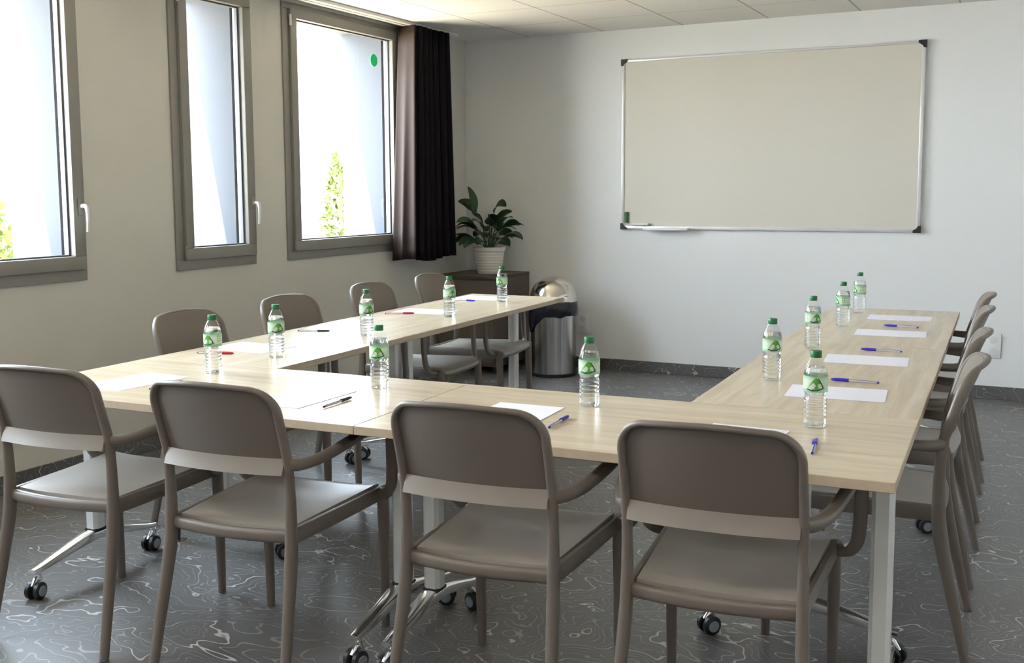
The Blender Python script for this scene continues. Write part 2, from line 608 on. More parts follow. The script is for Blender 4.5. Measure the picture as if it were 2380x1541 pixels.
def caster(parent, x, y, yaw):
    R = Matrix.Translation((x, y, 0)) @ Matrix.Rotation(yaw, 4, 'Z')
    bm = bmesh.new()
    # hood and stem
    for k in range(1):
        tube(bm, [(0, -0.018, 0.045), (0, 0.0, 0.066), (0, 0.012, 0.072), (0, 0.024, 0.060)], [0.007, 0.009, 0.007], [0.010, 0.014, 0.010], 10, (1, 0, 0))
    lathe(bm, [(0.011, 0.06), (0.011, 0.082), (0.007, 0.084), (0.007, 0.100)], 12, (0, 0.012, 0))
    lathe(bm, [(0.005, -0.024), (0.005, 0.024)], 8, (0, -0.004, 0.030), axis='X')
    bm.transform(R)
    c = obj('caster', bm, M['chrome'], parent)
    for s in (-1, 1):
        bm = bmesh.new()
        lathe(bm, [(0.002, -0.010), (0.024, -0.010), (0.030, -0.006), (0.030, 0.006), (0.024, 0.010), (0.002, 0.010)], 20, (s * 0.017, -0.004, 0.030), axis='X', mi=0)
        lathe(bm, [(0.002, -0.0015), (0.018, -0.0015), (0.018, 0.0015), (0.002, 0.0015)], 16, (s * 0.028, -0.004, 0.030), axis='X', mi=1)
        bm.transform(R)
        obj('wheel', bm, [M['black'], M['caster_grey']], c)

def make_table(L, D, inset=0.055, yaws=(0.3, -0.5, 0.8, 0.1)):
    root = empty('conference_table')
    th = 0.025
    bm = bmesh.new()
    box(bm, -L / 2 + 0.0008, L / 2 - 0.0008, -D / 2, D / 2, TZ - th, TZ, 0.0015, 1)
    for f in bm.faces:
        f.material_index = 0 if f.normal.z > 0.9 else 1
    bmesh.ops.recalc_face_normals(bm, faces=bm.faces)
    for f in bm.faces:
        f.material_index = 0 if f.normal.z > 0.9 else 1
    obj('tabletop', bm, [M['wood'], M['edge']], root, smooth=False)
    for i, s in enumerate((-1, 1)):
        x = s * (L / 2 - inset)
        # fluted column
        bm = bmesh.new()
        a, c = 0.027, 0.011
        pts = [(-a, -a + c), (-a + c, -a), (a - c, -a), (a, -a + c), (a, a - c), (a - c, a), (-a + c, a), (-a, a - c)]
        lo = [bm.verts.new((x + px, py, 0.172)) for px, py in pts]
        hi = [bm.verts.new((x + px, py, TZ - th - 0.012)) for px, py in pts]
        for k in range(8):
            bm.faces.new((lo[k], lo[(k + 1) % 8], hi[(k + 1) % 8], hi[k]))
        bm.faces.new(lo)
        bm.faces.new(hi)
        leg = obj('leg', bm, M['alu'], root, smooth=False)
        bm = bmesh.new()
        box(bm, x - 0.028, x + 0.028, -0.028, 0.028, 0.164, 0.173, 0.003)
        obj('collar', bm, M['black'], leg)
        # black mounting plate and hinge arms under the top
        bm = bmesh.new()
        box(bm, x - 0.035, x + 0.035, -D / 2 + 0.07, D / 2 - 0.07, TZ - th - 0.012, TZ - th - 0.0005, 0.002)
        box(bm, x - s * 0.03 - 0.05, x - s * 0.03 + 0.05, -0.05, 0.05, TZ - th - 0.05, TZ - th - 0.013, 0.006)
        obj('mounting_bracket', bm, M['black'], root)
        # arched chrome foot
        bm = bmesh.new()
        pth = catmull([(x, -0.285, 0.098), (x, -0.24, 0.104), (x, -0.12, 0.132), (x, -0.04, 0.148), (x, 0, 0.150), (x, 0.04, 0.148), (x, 0.12, 0.132), (x, 0.24, 0.104), (x, 0.285, 0.098)], 5)
        tube(bm, pth, [0.015, 0.019, 0.026, 0.031, 0.032, 0.031, 0.026, 0.019, 0.015], [0.009, 0.012, 0.017, 0.020, 0.018, 0.020, 0.017, 0.012, 0.009], 12, (1, 0, 0), 3.2)
        foot = obj('foot', bm, M['chrome'], root)
        for j, t in enumerate((-1, 1)):
            caster(root, x, t * 0.27, yaws[i * 2 + j])
    return root

TG = 'pale oak conference tables set in a U'
XLp, XRp, YF, YI = -3.016, -0.195, 2.40, 3.09
XIL, XIR = -2.392, -0.845
YFL, YFR = 5.864, 5.925
seam = (XLp + XRp) / 2
tables = []
def place_table(x0, x1, y0, y1, turn, label, yaws):
    if turn:
        t = make_table(y1 - y0, x1 - x0, yaws=yaws)
        rz = TA + PI / 2
    else:
        t = make_table(x1 - x0, y1 - y0, yaws=yaws)
        rz = TA
    t.location = T((x0 + x1) / 2, (y0 + y1) / 2)
    t.rotation_euler = (0, 0, rz)
    tag(t, label, 'table', TG)
place_table(XLp, seam, YF, YI - 0.001, False, 'pale oak folding table at the near left corner of the U', (0.2, 0.1, -0.2, 1.9))
place_table(seam, XRp, YF, YI - 0.001, False, 'pale oak folding table at the near right corner of the U', (-0.3, 1.2, 0.4, 0.2))
ym = (YI + YFL) / 2
place_table(XLp, XIL, YI, ym, True, 'pale oak table in the window side arm, joined to the front row', (0.9, 2.2, 1.1, 1.2))
place_table(XLp, XIL, ym, YFL, True, 'pale oak table at the far end of the window side arm, near the bin', (1.2, 0.3, 0.2, 2.0))
ym2 = (YI + YFR) / 2
place_table(XIR, XRp, YI, ym2, True, 'pale oak table in the right arm, joined to the front row', (-0.4, -2.3, 0.5, 0.1))
place_table(XIR, XRp, ym2, YFR, True, 'pale oak table at the far end of the right arm, below the whiteboard', (0.5, 1.4, 0.7, 2.2))

# ------------------------------------------------------------------ chairs
BW = 0.203                                   # half width between the post centres
def back_y(z):
    return -0.258 - 0.30 * max(0.0, z - 0.66)
def back_pt(u, z, off=0.0):
    return Vector((u, back_y(z) - (0.022 + 0.10 * max(0, z - 0.64)) * (1 - (u / BW) ** 2) + off, z))

def make_chair():
    root = empty('armchair')
    # seat shell
    def seat(u, v):
        y = -0.228 + 0.478 * v
        hw = 0.186 + 0.028 * v
        x = (u - 0.5) * 2 * hw
        z = 0.455 + 0.012 * v - 0.012 * math.sin(PI * v) * (1 - (2 * u - 1) ** 2) - (0.020 * ((v - 0.88) / 0.12) ** 2 if v > 0.88 else 0)
        z += 0.006 * (abs(2 * u - 1) ** 4)
        if v > 0.9:
            x *= 1 - 0.10 * ((v - 0.9) / 0.1) ** 2
        return (x, y, z)
    bm = bmesh.new()
    sheet(bm, seat, 20, 24, (0, 0, -0.016))
    obj('seat', bm, M['chair_lit_seat'], root)
    # rails under the seat
    bm = bmesh.new()
    for s in (-1, 1):
        tube(bm, [(s * 0.198, -0.245, 0.439), (s * 0.210, 0.0, 0.439), (s * 0.221, 0.235, 0.442)], [0.0105, 0.0105], [0.024, 0.023], 12, (1, 0, 0), 3.5)
    tube(bm, catmull([(-0.203, -0.243, 0.440), (-0.10, -0.256, 0.438), (0, -0.260, 0.437), (0.10, -0.256, 0.438), (0.203, -0.243, 0.440)], 5), [0.0185, 0.0175, 0.0185], [0.013, 0.013], 14, (0, 0, 1), 2.6)
    tube(bm, [(-0.220, 0.228, 0.434), (0, 0.236, 0.431), (0.220, 0.228, 0.434)], [0.018, 0.018], [0.010, 0.010], 12, (0, 0, 1), 3)
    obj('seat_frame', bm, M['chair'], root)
    # legs
    for s in (-1, 1):
        bm = bmesh.new()
        pth = catmull([(s * 0.222, -0.338, 0.0), (s * 0.214, -0.298, 0.18), (s * 0.205, -0.258, 0.37), (s * 0.203, -0.250, 0.47), (s * 0.203, -0.250, 0.57), (s * BW, -0.257, 0.66)], 5)
        tube(bm, pth, [0.0125, 0.0140, 0.0155, 0.0140, 0.0120, 0.0115], [0.0135, 0.0170, 0.0215, 0.0195, 0.0165, 0.0150], 14, (1, 0, 0), 2.5)
        obj('leg', bm, M['chair'], root)
        bm = bmesh.new()
        tube(bm, catmull([(s * 0.218, 0.238, 0.0), (s * 0.219, 0.236, 0.2), (s * 0.220, 0.232, 0.37), (s * 0.220, 0.230, 0.455)], 5), [0.0125, 0.0150, 0.0170, 0.0175], [0.0130, 0.0160, 0.0195, 0.0195], 14, (1, 0, 0), 2.6)
        obj('leg', bm, M['chair'], root)
    # armrests: rise forward, hook down and curl into the seat corner
    for s in (-1, 1):
        bm = bmesh.new()
        pth = catmull([(s * 0.203, -0.256, 0.646), (s * 0.224, -0.225, 0.643), (s * 0.248, -0.15, 0.648), (s * 0.270, -0.03, 0.671), (s * 0.281, 0.075, 0.690), (s * 0.284, 0.125, 0.694), (s * 0.286, 0.158, 0.682), (s * 0.287, 0.168, 0.650),
                       (s * 0.287, 0.170, 0.59), (s * 0.285, 0.174, 0.525), (s * 0.279, 0.180, 0.483), (s * 0.262, 0.190, 0.457), (s * 0.238, 0.200, 0.447), (s * 0.218, 0.206, 0.447)], 4)
        tube(bm, pth, [0.014, 0.016, 0.018, 0.018, 0.018, 0.018, 0.017], [0.018, 0.015, 0.013, 0.012, 0.012, 0.013, 0.016], 12, (0.97, 0.0, -0.25 * s), 2.6)
        obj('armrest', bm, M['chair'], root)
    # back rim: loop from post to post over the top with rounded corners
    zt, rc, hw = 0.866, 0.072, BW
    loop = []
    for k in range(8):
        z = 0.645 + (zt - rc - 0.645) * k / 8
        loop.append((-hw, z))
    for k in range(11):
        t = PI - (PI / 2) * k / 10
        loop.append((-hw + rc + rc * math.cos(t), zt - rc + rc * math.sin(t)))
    for k in range(1, 12):
        u = -hw + rc + (2 * hw - 2 * rc) * k / 12
        loop.append((u, zt + 0.008 * math.sin(PI * k / 12)))
    full = loop + [(-u, z) for u, z in reversed(loop[:-11])]
    bm = bmesh.new()
    tube(bm, [back_pt(u, z) for u, z in full], [0.0150, 0.0150, 0.010, 0.009, 0.010, 0.0150, 0.0150], [0.0115, 0.0100, 0.0075, 0.007, 0.0075, 0.0100, 0.0115], 12, (0, 1, 0), 2.4)
    obj('back_frame', bm, M['chair'], root)
    # back panel
    bm = bmesh.new()
    def panel(u, v):
        z = 0.648 + (zt - 0.648) * v
        w = hw
        if z > zt - rc:
            k = (z - (zt - rc)) / rc
            w = hw - rc + rc * math.sqrt(max(0.0, 1 - k * k))
        uu = (2 * u - 1) * w
        p = back_pt(uu, z, 0.004)
        if v > 0.99:
            p.z += 0.006 * math.cos(uu / hw * PI / 2)
        return p
    sheet(bm, panel, 24, 20, (0, 0.007, -0.002))
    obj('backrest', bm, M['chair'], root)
    # sloping lower back band
    bm = bmesh.new()
    def band(u, v):
        uu = (2 * u - 1) * (BW - 0.006)
        z = 0.664 - 0.044 * v
        return back_pt(uu, z, -0.004 - 0.017 * v)
    sheet(bm, band, 20, 3, (0, 0.013, -0.004))
    obj('back_rail', bm, M['chair_lit_band'], root)
    return root

CG = 'taupe armchairs around the U of tables'
proto = make_chair()
FR = ['taupe plastic armchair at the near table, closest to the windows', 'taupe plastic armchair at the near table, second from the window side',
      'taupe plastic armchair at the near table, third from the window side', 'taupe plastic armchair at the near table, closest to the right table end']
LF = ['taupe armchair by the window wall, nearest the front of the U', 'taupe armchair by the window wall, second from the front of the U',
      'taupe armchair by the window wall, third from the front of the U', 'taupe armchair by the window wall, tucked in front of the cabinet']
RT = ['taupe armchair on the outer side of right table arm, nearest the camera', 'taupe armchair on the outer side of right table arm, second from the camera',
      'taupe armchair on the outer side of right table arm, third from the camera', 'taupe armchair on the outer side of right table arm, closest to the whiteboard wall']
chairs = [((-2.71, 2.43, 0), math.radians(6), FR[0]), ((-2.045, 2.45, 0), math.radians(5), FR[1]), ((-1.272, 2.50, 0), math.radians(4), FR[2]), ((-0.680, 2.54, 0), math.radians(4), FR[3])]
for y, lab, dx, dr in zip((3.48, 4.17, 4.93, 5.62), LF, (0, 0.0, 0.0, 0.0), (1, -2, 1, 2)):
    chairs.append((T(-2.845 + dx, y), TA - PI / 2 + math.radians(dr), lab))
for y, lab, dr in zip((3.43, 4.10, 4.90, 5.55), RT, (1, -1, 0, 1)):
    chairs.append((T(-0.397, y), TA + PI / 2 + math.radians(dr), lab))
for i, (loc, rz, lab) in enumerate(chairs):
    o = proto if i == 0 else copy_tree(proto)
    o.location = loc
    o.rotation_euler = (0, 0, rz)
    tag(o, lab, 'chair', CG)

# ------------------------------------------------------------------ bottles
def make_bottle():
    root = empty('water_bottle')
    prof = [(0.004, 0.004), (0.018, 0.001), (0.027, 0.0005), (0.0305, 0.005), (0.0312, 0.012)]
    z = 0.016
    for k in range(5):
        prof += [(0.0312, z), (0.0299, z + 0.004), (0.0312, z + 0.008)]
        z += 0.0118
    prof += [(0.0308, 0.0765), (0.0288, 0.082), (0.0279, 0.0865), (0.0288, 0.091), (0.0312, 0.096), (0.0318, 0.099), (0.0318, 0.141), (0.0313, 0.147), (0.0300, 0.154), (0.0278, 0.162), (0.0247, 0.170), (0.0208, 0.178), (0.0168, 0.185), (0.0142, 0.190), (0.0128, 0.193), (0.0128, 0.197)]
    bm = bmesh.new()
    lathe(bm, prof, 28)
    body = obj('bottle_body', bm, M['bottle'], root, angle=180)
    bm = bmesh.new()
    wp = [(max(0.002, r - 0.0012), zz + 0.0012) for r, zz in prof if zz < 0.168]
    wp.append((wp[-1][0] - 0.001, wp[-1][1] + 0.0008))
    wp.append((0.002, wp[-1][1]))
    lathe(bm, wp, 28)
    obj('water', bm, M['water'], root, angle=30)
    bm = bmesh.new()
    lathe(bm, [(0.0148, 0.190), (0.0152, 0.191), (0.0152, 0.206), (0.0142, 0.2085), (0.002, 0.2092)], 28)
    obj('cap', bm, M['cap'], root, angle=35)
    # paper label with a hill mark and dark swoosh, on the curved surface
    bm = bmesh.new()
    R = 0.03215
    lathe(bm, [(R, 0.098), (R + 0.0001, 0.099), (R + 0.0001, 0.141), (R, 0.142)], 36, cap=False)
    def patch(pts, rr, mi):
        vs = [bm.verts.new((rr * math.cos(a), rr * math.sin(a), zz)) for a, zz in pts]
        ca, cz = sum(a for a, _ in pts) / len(pts), sum(zz for _, zz in pts) / len(pts)
        c = bm.verts.new((rr * math.cos(ca), rr * math.sin(ca), cz))
        for k in range(len(vs)):
            f = bm.faces.new((c, vs[k], vs[(k + 1) % len(vs)]))
            f.material_index = mi
    for a0 in (0.0, PI):
        hill = [(a0 - 0.80, 0.1060), (a0 - 0.55, 0.1190), (a0 - 0.30, 0.1310), (a0 - 0.08, 0.1385), (a0 + 0.12, 0.1370), (a0 + 0.32, 0.1280), (a0 + 0.55, 0.1180), (a0 + 0.74, 0.1090), (a0 + 0.4, 0.1055), (a0, 0.1035), (a0 - 0.4, 0.1035)]
        patch(hill, R + 0.0007, 1)
        for p in ([(a0 - 0.82, 0.1055), (a0 - 0.4, 0.1015), (a0 - 0.4, 0.1055), (a0 - 0.78, 0.1085)], [(a0 - 0.4, 0.1015), (a0 + 0.1, 0.1025), (a0 + 0.1, 0.1062), (a0 - 0.4, 0.1055)],
                  [(a0 + 0.1, 0.1025), (a0 + 0.6, 0.1085), (a0 + 0.52, 0.1115), (a0 + 0.1, 0.1062)], [(a0 + 0.10, 0.1365), (a0 + 0.22, 0.1350), (a0 + 0.46, 0.1220), (a0 + 0.36, 0.1215)],
                  [(a0 + 0.36, 0.1215), (a0 + 0.46, 0.1220), (a0 + 0.62, 0.1090), (a0 + 0.52, 0.1090)]):
            patch(p, R + 0.0011, 2)
        for zz in (0.131, 0.123, 0.115):
            patch([(a0 + 1.05, zz), (a0 + 1.4, zz), (a0 + 1.95, zz), (a0 + 1.95, zz + 0.0036), (a0 + 1.4, zz + 0.0036), (a0 + 1.05, zz + 0.0036)], R + 0.0005, 1)
    obj('label', bm, [M['label'], M['label_green'], M['label_dark']], root, angle=180)
    return root

BG = 'small water bottles set out on the tables'
bottles = [
    (-2.548, 2.928, 'water bottle with green cap at the near left corner of the tables'),
    (-1.843, 2.915, 'water bottle with green cap just beyond the black-capped pen, near table'),
    (-1.108, 2.915, 'water bottle with green cap in the middle of near table by violet-capped pen'),
    (-0.448, 2.899, 'water bottle with green cap at the near right corner, closest to the camera'),
    (-2.553, 3.297, 'water bottle with green cap on the window side arm, nearest the inner corner'),
    (-2.570, 3.966, 'water bottle with green cap on the window side arm, second from inner corner'),
    (-2.566, 4.736, 'water bottle with green cap on the window side arm, third from inner corner'),
    (-2.633, 5.502, 'water bottle with green cap on the window side arm, below the potted plant'),
    (-0.697, 3.570, 'water bottle with green cap on the right arm, nearest the inner corner'),
    (-0.694, 4.386, 'water bottle with green cap on the right arm, second from inner corner'),
    (-0.673, 5.108, 'water bottle with green cap on the right arm, third from inner corner'),
    (-0.671, 5.715, 'water bottle with green cap on the right arm, closest to whiteboard wall')]
bp = make_bottle()
rots = [-1.35, -1.1, -1.2, -1.3, -0.6, -0.55, -0.5, -1.6, -1.0, -0.9, -2.6, -2.4]
for i, (x, y, lab) in enumerate(bottles):
    o = bp if i == 0 else copy_tree(bp)
    o.location = T(x, y, TZ + 0.0002)
    o.rotation_euler = (0, 0, rots[i])
    tag(o, lab, 'bottle', BG)

# ------------------------------------------------------------------ paper sheets
bm = bmesh.new()
box(bm, -0.1485, 0.1485, -0.105, 0.105, 0, 0.0012)
pp = obj('paper_sheet', bm, M['paper'], smooth=False)
PG = 'blank sheets laid at the seats'
papers = [
    (-2.680, 2.680, 84, 'blank white sheet before the near chair closest to the windows'),
    (-1.985, 2.680, 88, 'blank white sheet beside the black-capped pen on the near table'),
    (-1.265, 2.705, 91, 'blank white sheet in mid near table, partly behind the third chair'),
    (-0.610, 2.670, 87, 'blank white sheet mostly hidden behind the rightmost near chair back'),
    (-2.815, 3.470, -4, 'blank white sheet on the window side arm beside the nearest red pen'),
    (-2.840, 4.190, 0, 'blank white sheet on the window side arm beside the black pen'),
    (-2.800, 4.890, 3, 'blank white sheet on the window side arm beside the farther red pen'),
    (-2.840, 5.640, -2, 'blank white sheet at the far end of the window side arm'),
    (-0.461, 3.405, 3, 'blank white sheet on right arm, crossed in view by the nearest bottle'),
    (-0.452, 4.113, 3, 'blank white sheet on right arm, second from the near table'),
    (-0.442, 4.928, 3, 'blank white sheet on right arm, third from the near table'),
    (-0.456, 5.530, 1, 'blank white sheet on right arm, nearest the whiteboard wall')]
for i, (x, y, a, lab) in enumerate(papers):
    o = pp if i == 0 else copy_tree(pp)
    o.location = T(x, y, TZ + 0.0003)
    o.rotation_euler = (0, 0, TA + math.radians(a))
    tag(o, lab, 'paper', PG)

# ------------------------------------------------------------------ pens
def make_pen(colmat):
    root = empty('ballpoint_pen')
    bm = bmesh.new()
    lathe(bm, [(0.0036, -0.072), (0.0040, -0.071), (0.0040, 0.04)], 6, (0, 0, 0.0046), axis='X')
    b = obj('barrel', bm, M['pen_clear'], root, smooth=False)
    bm = bmesh.new()
    lathe(bm, [(0.0020, -0.068), (0.0020, 0.04)], 8, (0, 0, 0.0072), axis='X')
    obj('ink_refill', bm, colmat, b)
    bm = bmesh.new()
    lathe(bm, [(0.001, -0.077), (0.0032, -0.076), (0.0038, -0.072), (0.0038, -0.069)], 12, (0, 0, 0.0046), axis='X')
    obj('end_plug', bm, colmat, root)
    bm = bmesh.new()
    lathe(bm, [(0.0056, 0.020), (0.0056, 0.028), (0.0052, 0.06), (0.0040, 0.074), (0.0015, 0.079)], 14, (0, 0, 0.0057), axis='X')
    box(bm, 0.022, 0.066, 0.0050, 0.0078, 0.0030, 0.0075, 0.0008)
    obj('cap', bm, colmat, root)
    return root
pens = {'pen_blue': [], 'pen_black': [], 'pen_red': []}
pen_list = [  # x, y of centre, direction of the cap in degrees, colour, label
    (-2.513, 2.652, 91, 'pen_red', 'clear pen partly hidden behind the second near chair back from the windows'),
    (-1.820, 2.638, 91, 'pen_black', 'clear pen with black cap, on the near table beside a sheet'),
    (-1.099, 2.655, 92, 'pen_blue', 'clear pen with violet blue cap on the near table, beside mid sheet'),
    (-0.409, 2.652, 95, 'pen_blue', 'clear pen with violet blue cap at the near right table corner'),
    (-2.835, 3.270, 15, 'pen_red', 'red-capped pen on the window side arm, nearest the front row'),
    (-2.866, 3.976, 16, 'pen_black', 'black-capped pen on the window side arm, between two sheets'),
    (-2.862, 4.730, 25, 'pen_red', 'red-capped pen on the window side arm, farther from front row'),
    (-2.856, 5.452, -10, 'pen_blue', 'blue-capped pen at the far end of the window side arm'),
    (-0.432, 3.622, 179, 'pen_blue', 'blue-capped pen on right arm, nearest the near table'),
    (-0.423, 4.362, 177, 'pen_blue', 'blue-capped pen on right arm, second from the near table'),
    (-0.417, 5.163, 168, 'pen_blue', 'blue-capped pen on right arm, nearest the whiteboard wall')]
pen_src = {}
for x, y, a, c, lab in pen_list:
    if c not in pen_src:
        pen_src[c] = o = make_pen(M[c])
    else:
        o = copy_tree(pen_src[c])
    o.location = T(x, y, TZ + 0.0002)
    o.rotation_euler = (0, 0, TA + math.radians(a))
    tag(o, lab, 'pen', 'ballpoint pens laid at the seats')

# ------------------------------------------------------------------ whiteboard
bx0, bx1, bz0, bz1 = -2.914, -0.789, 1.088, 2.345
wb = empty('whiteboard', (0, YB, 0))
tag(wb, 'large blank whiteboard with thin metal frame on the back wall', 'whiteboard')
bm = bmesh.new()
box(bm, bx0 + 0.008, bx1 - 0.008, -0.020, -0.003, bz0 + 0.008, bz1 - 0.008)
obj('board_surface', bm, M['board'], wb, smooth=False)
bm = bmesh.new()
fw = 0.024
box(bm, bx0, bx1, -0.027, -0.001, bz0, bz0 + fw, 0.004)
box(bm, bx0, bx1, -0.027, -0.001, bz1 - fw * 0.7, bz1, 0.004)
box(bm, bx0, bx0 + fw, -0.027, -0.001, bz0, bz1, 0.004)
box(bm, bx1 - fw, bx1, -0.027, -0.001, bz0, bz1, 0.004)
obj('frame', bm, M['board_frame'], wb)
for cx, sx in ((bx0, 1), (bx1, -1)):
    for cz, sz in ((bz0, 1), (bz1, -1)):
        bm = bmesh.new()
        out = [(-0.004, -0.004), (0.044, -0.004), (0.046, 0.012), (0.030, 0.022), (0.020, 0.030), (0.012, 0.044), (-0.004, 0.044)]
        lo = [bm.verts.new((cx + sx * p, -0.032, cz + sz * q)) for p, q in out]
        hi = [bm.verts.new((cx + sx * p, -0.001, cz + sz * q)) for p, q in out]
        for k in range(len(out)):
            bm.faces.new((lo[k], lo[(k + 1) % len(out)], hi[(k + 1) % len(out)], hi[k]))
        bm.faces.new(lo)
        bm.faces.new(hi)
        obj('corner_cap', bm, M['black'], wb, smooth=False)
bm = bmesh.new()
box(bm, -2.72, -2.38, -0.085, -0.026, bz0 - 0.004, bz0 + 0.003, 0.002)
box(bm, -2.72, -2.38, -0.088, -0.083, bz0 - 0.004, bz0 + 0.016, 0.002)
for x in (-2.718, -2.386):
    box(bm, x, x + 0.008, -0.087, -0.026, bz0 - 0.004, bz0 + 0.014, 0.002)
obj('pen_tray', bm, M['white'], wb)

bm = bmesh.new()
tube(bm, [(0, 0, 0.0), (0, 0, 0.082)], 0.0135, 0.008, 14, (1, 0, 0), 3)
o = obj('board_eraser', bm, M['green_pen'])
bm = bmesh.new()
for k in range(5):
    box(bm, -0.008 + 0.001 * (k % 2), 0.006 - 0.002 * (k % 3), -0.0092, -0.0078, 0.012 + k * 0.014, 0.018 + k * 0.014)
obj('printed_label', bm, M['black'], o, smooth=False)
o.location = (-2.868, YB - 0.0285, 1.135)
tag(o, 'small dark green eraser stuck upright at the whiteboard lower left corner', 'eraser')
bm = bmesh.new()
lathe(bm, [(0.003, -0.07), (0.009, -0.068), (0.0095, 0.03), (0.0075, 0.032), (0.0075, 0.066), (0.003, 0.068)], 14, axis='X')
o = obj('board_marker', bm, M['white'])
bm = bmesh.new()
lathe(bm, [(0.003, 0.058), (0.0098, 0.060), (0.0098, 0.078), (0.003, 0.080)], 14, axis='X')
obj('end_cap', bm, M['caster_grey'], o)
o.location = (-2.755, YB - 0.0375, bz0 + 0.036)
tag(o, 'white marker pen resting on the lower frame of the whiteboard', 'marker')

# ------------------------------------------------------------------ wall sockets
def socket(x, z, label, n=2):
    r = empty('wall_socket', (x, YB, z))
    bm = bmesh.new()
    box(bm, -0.045, 0.045, -0.012, 0, -0.082, 0.082, 0.006)
    obj('cover_plate', bm, M['white'], r)
    for s in (-1, 1):
        bm = bmesh.new()
        lathe(bm, [(0.024, -0.0135), (0.024, -0.012), (0.019, -0.0121), (0.017, -0.0122)], 24, (0, 0, s * 0.038), axis='Y')
        k = obj('socket_insert', bm, M['insert'], r)
    tag(r, label, 'socket', 'double wall sockets')
socket(-0.315, 0.352, 'white double wall socket right of the tables, behind the chair backs')
socket(-3.235, 0.345, 'white double wall socket just right of the steel bin')

# ------------------------------------------------------------------ cabinet, plant, bin
cab = empty('cabinet', (-3.955, 7.215, 0))
cw, cd, ch = 0.265, 0.285, 0.742
bm = bmesh.new()
box(bm, -cw + 0.004, cw - 0.004, -cd + 0.02, cd, 0.052, ch - 0.022, 0.003)
obj('carcass', bm, M['cabinet'], cab)
bm = bmesh.new()
box(bm, -cw, cw, -cd, cd, ch - 0.022, ch, 0.003)
obj('top_panel', bm, M['cabinet_top'], cab)
bm = bmesh.new()
box(bm, -cw + 0.022, cw - 0.022, -cd + 0.006, -cd + 0.0195, 0.075, ch - 0.036, 0.003)
d = obj('door', bm, M['cabinet'], cab)
bm = bmesh.new()
box(bm, cw - 0.060, cw - 0.050, -cd - 0.014, -cd + 0.007, 0.42, 0.54, 0.003)
obj('handle', bm, M['alu'], d)
for sx in (-1, 1):
    for sy in (-1, 1):
        bm = bmesh.new()
        lathe(bm, [(0.018, 0.0), (0.022, 0.006), (0.020, 0.051)], 16, (sx * 0.22, sy * 0.22, 0))
        obj('foot', bm, M['black'], cab)
tag(cab, 'low taupe metal cabinet in the corner under the potted plant', 'cabinet')

pl = empty('potted_plant', (-3.905, 7.23, ch))
bm = bmesh.new()
prof = [(0.088, 0.0), (0.090, 0.004)]
for k in range(7):
    z = 0.012 + k * 0.022
    r = 0.091 + 0.031 * (z / 0.20)
    prof += [(r, z), (r + 0.0025, z + 0.003), (r + 0.004, z + 0.017), (r + 0.002, z + 0.021)]
prof += [(0.121, 0.175), (0.125, 0.178), (0.126, 0.204), (0.123, 0.206), (0.117, 0.203), (0.113, 0.165)]
lathe(bm, prof, 40, cap=False)
obj('pot', bm, M['pot'], pl)
bm = bmesh.new()
lathe(bm, [(0.002, 0.176), (0.112, 0.172)], 24, cap=False)
obj('soil', bm, M['soil'], pl)
bm = bmesh.new()
rnd = random.Random(11)
def leaf(az, reach, height, length, width, e0, e1, tw):
    d = Vector((math.cos(az), math.sin(az), 0))
    base = Vector((0.03 * math.cos(az), 0.03 * math.sin(az), 0.172))
    tip0 = base + d * reach + Vector((0, 0, height))
    mid = base + d * reach * 0.25 + Vector((0, 0, height * 0.7))
    tube(bm, catmull([base, mid, tip0], 4), [0.0035, 0.0025], None, 6, mi=1)
    hs = d.cross(Vector((0, 0, 1))).normalized()
    n = 10
    rows = []
    p = tip0.copy()
    for i in range(n + 1):
        t = i / n
        el = math.radians(e0 + (e1 - e0) * t)
        fw = d * math.cos(el) + Vector((0, 0, math.sin(el)))
        nrm = hs.cross(fw).normalized()
        side = (hs * math.cos(tw) + nrm * math.sin(tw)).normalized()
        up = fw.cross(side) * -1
        w = width * (math.sin(PI * min(1, t * 0.93 + 0.045)) ** 0.75) * (1.12 - 0.42 * t)
        if i == n:
            w = 0.0006
        rows.append([bm.verts.new(p + side * (w * q) + up * (abs(q) * 0.3 * w)) for q in (-1, -0.5, 0, 0.5, 1)])
        p = p + fw * (length / n)
    for i in range(n):
        for k in range(4):
            bm.faces.new((rows[i][k], rows[i][k + 1], rows[i + 1][k + 1], rows[i + 1][k]))
specs = []
U = rnd.uniform
for k in range(14):
    specs.append((k * 2 * PI / 14 + U(-0.2, 0.2), U(0.09, 0.13), U(0.05, 0.12), U(0.16, 0.20), U(0.038, 0.048), U(25, 45), U(-75, -40)))
for k in range(11):
    specs.append((k * 2 * PI / 11 + U(-0.25, 0.25), U(0.07, 0.11), U(0.14, 0.20), U(0.16, 0.21), U(0.040, 0.050), U(40, 60), U(-55, -10)))
for k in range(6):
    specs.append((k * 2 * PI / 6 + U(-0.3, 0.3), U(0.03, 0.06), U(0.17, 0.23), U(0.14, 0.18), U(0.038, 0.046), U(60, 75), U(-20, 20)))
for az, re, he, le, wi, ea, eb in specs:
    back = max(0.0, math.sin(az))                       # keep the rear leaves off the wall
    leaf(az, re * (1 - 0.45 * back), he, le * (1 - 0.35 * back), wi, ea, eb, U(-1.0, 1.0))
leaf(math.radians(225), 0.10, 0.29, 0.22, 0.050, 95, 60, 1.0)
leaf(math.radians(190), 0.08, 0.30, 0.18, 0.042, 60, -5, 1.0)
leaf(math.radians(330), 0.05, 0.30, 0.20, 0.048, 60, -40, -0.8)
leaf(math.radians(345), 0.15, 0.19, 0.20, 0.036, 25, -25, 0.5)
obj('foliage', bm, [M['leaf'], M['petiole']], pl, angle=180)
tag(pl, 'dark leafy houseplant in a ridged white pot on the cabinet', 'plant')

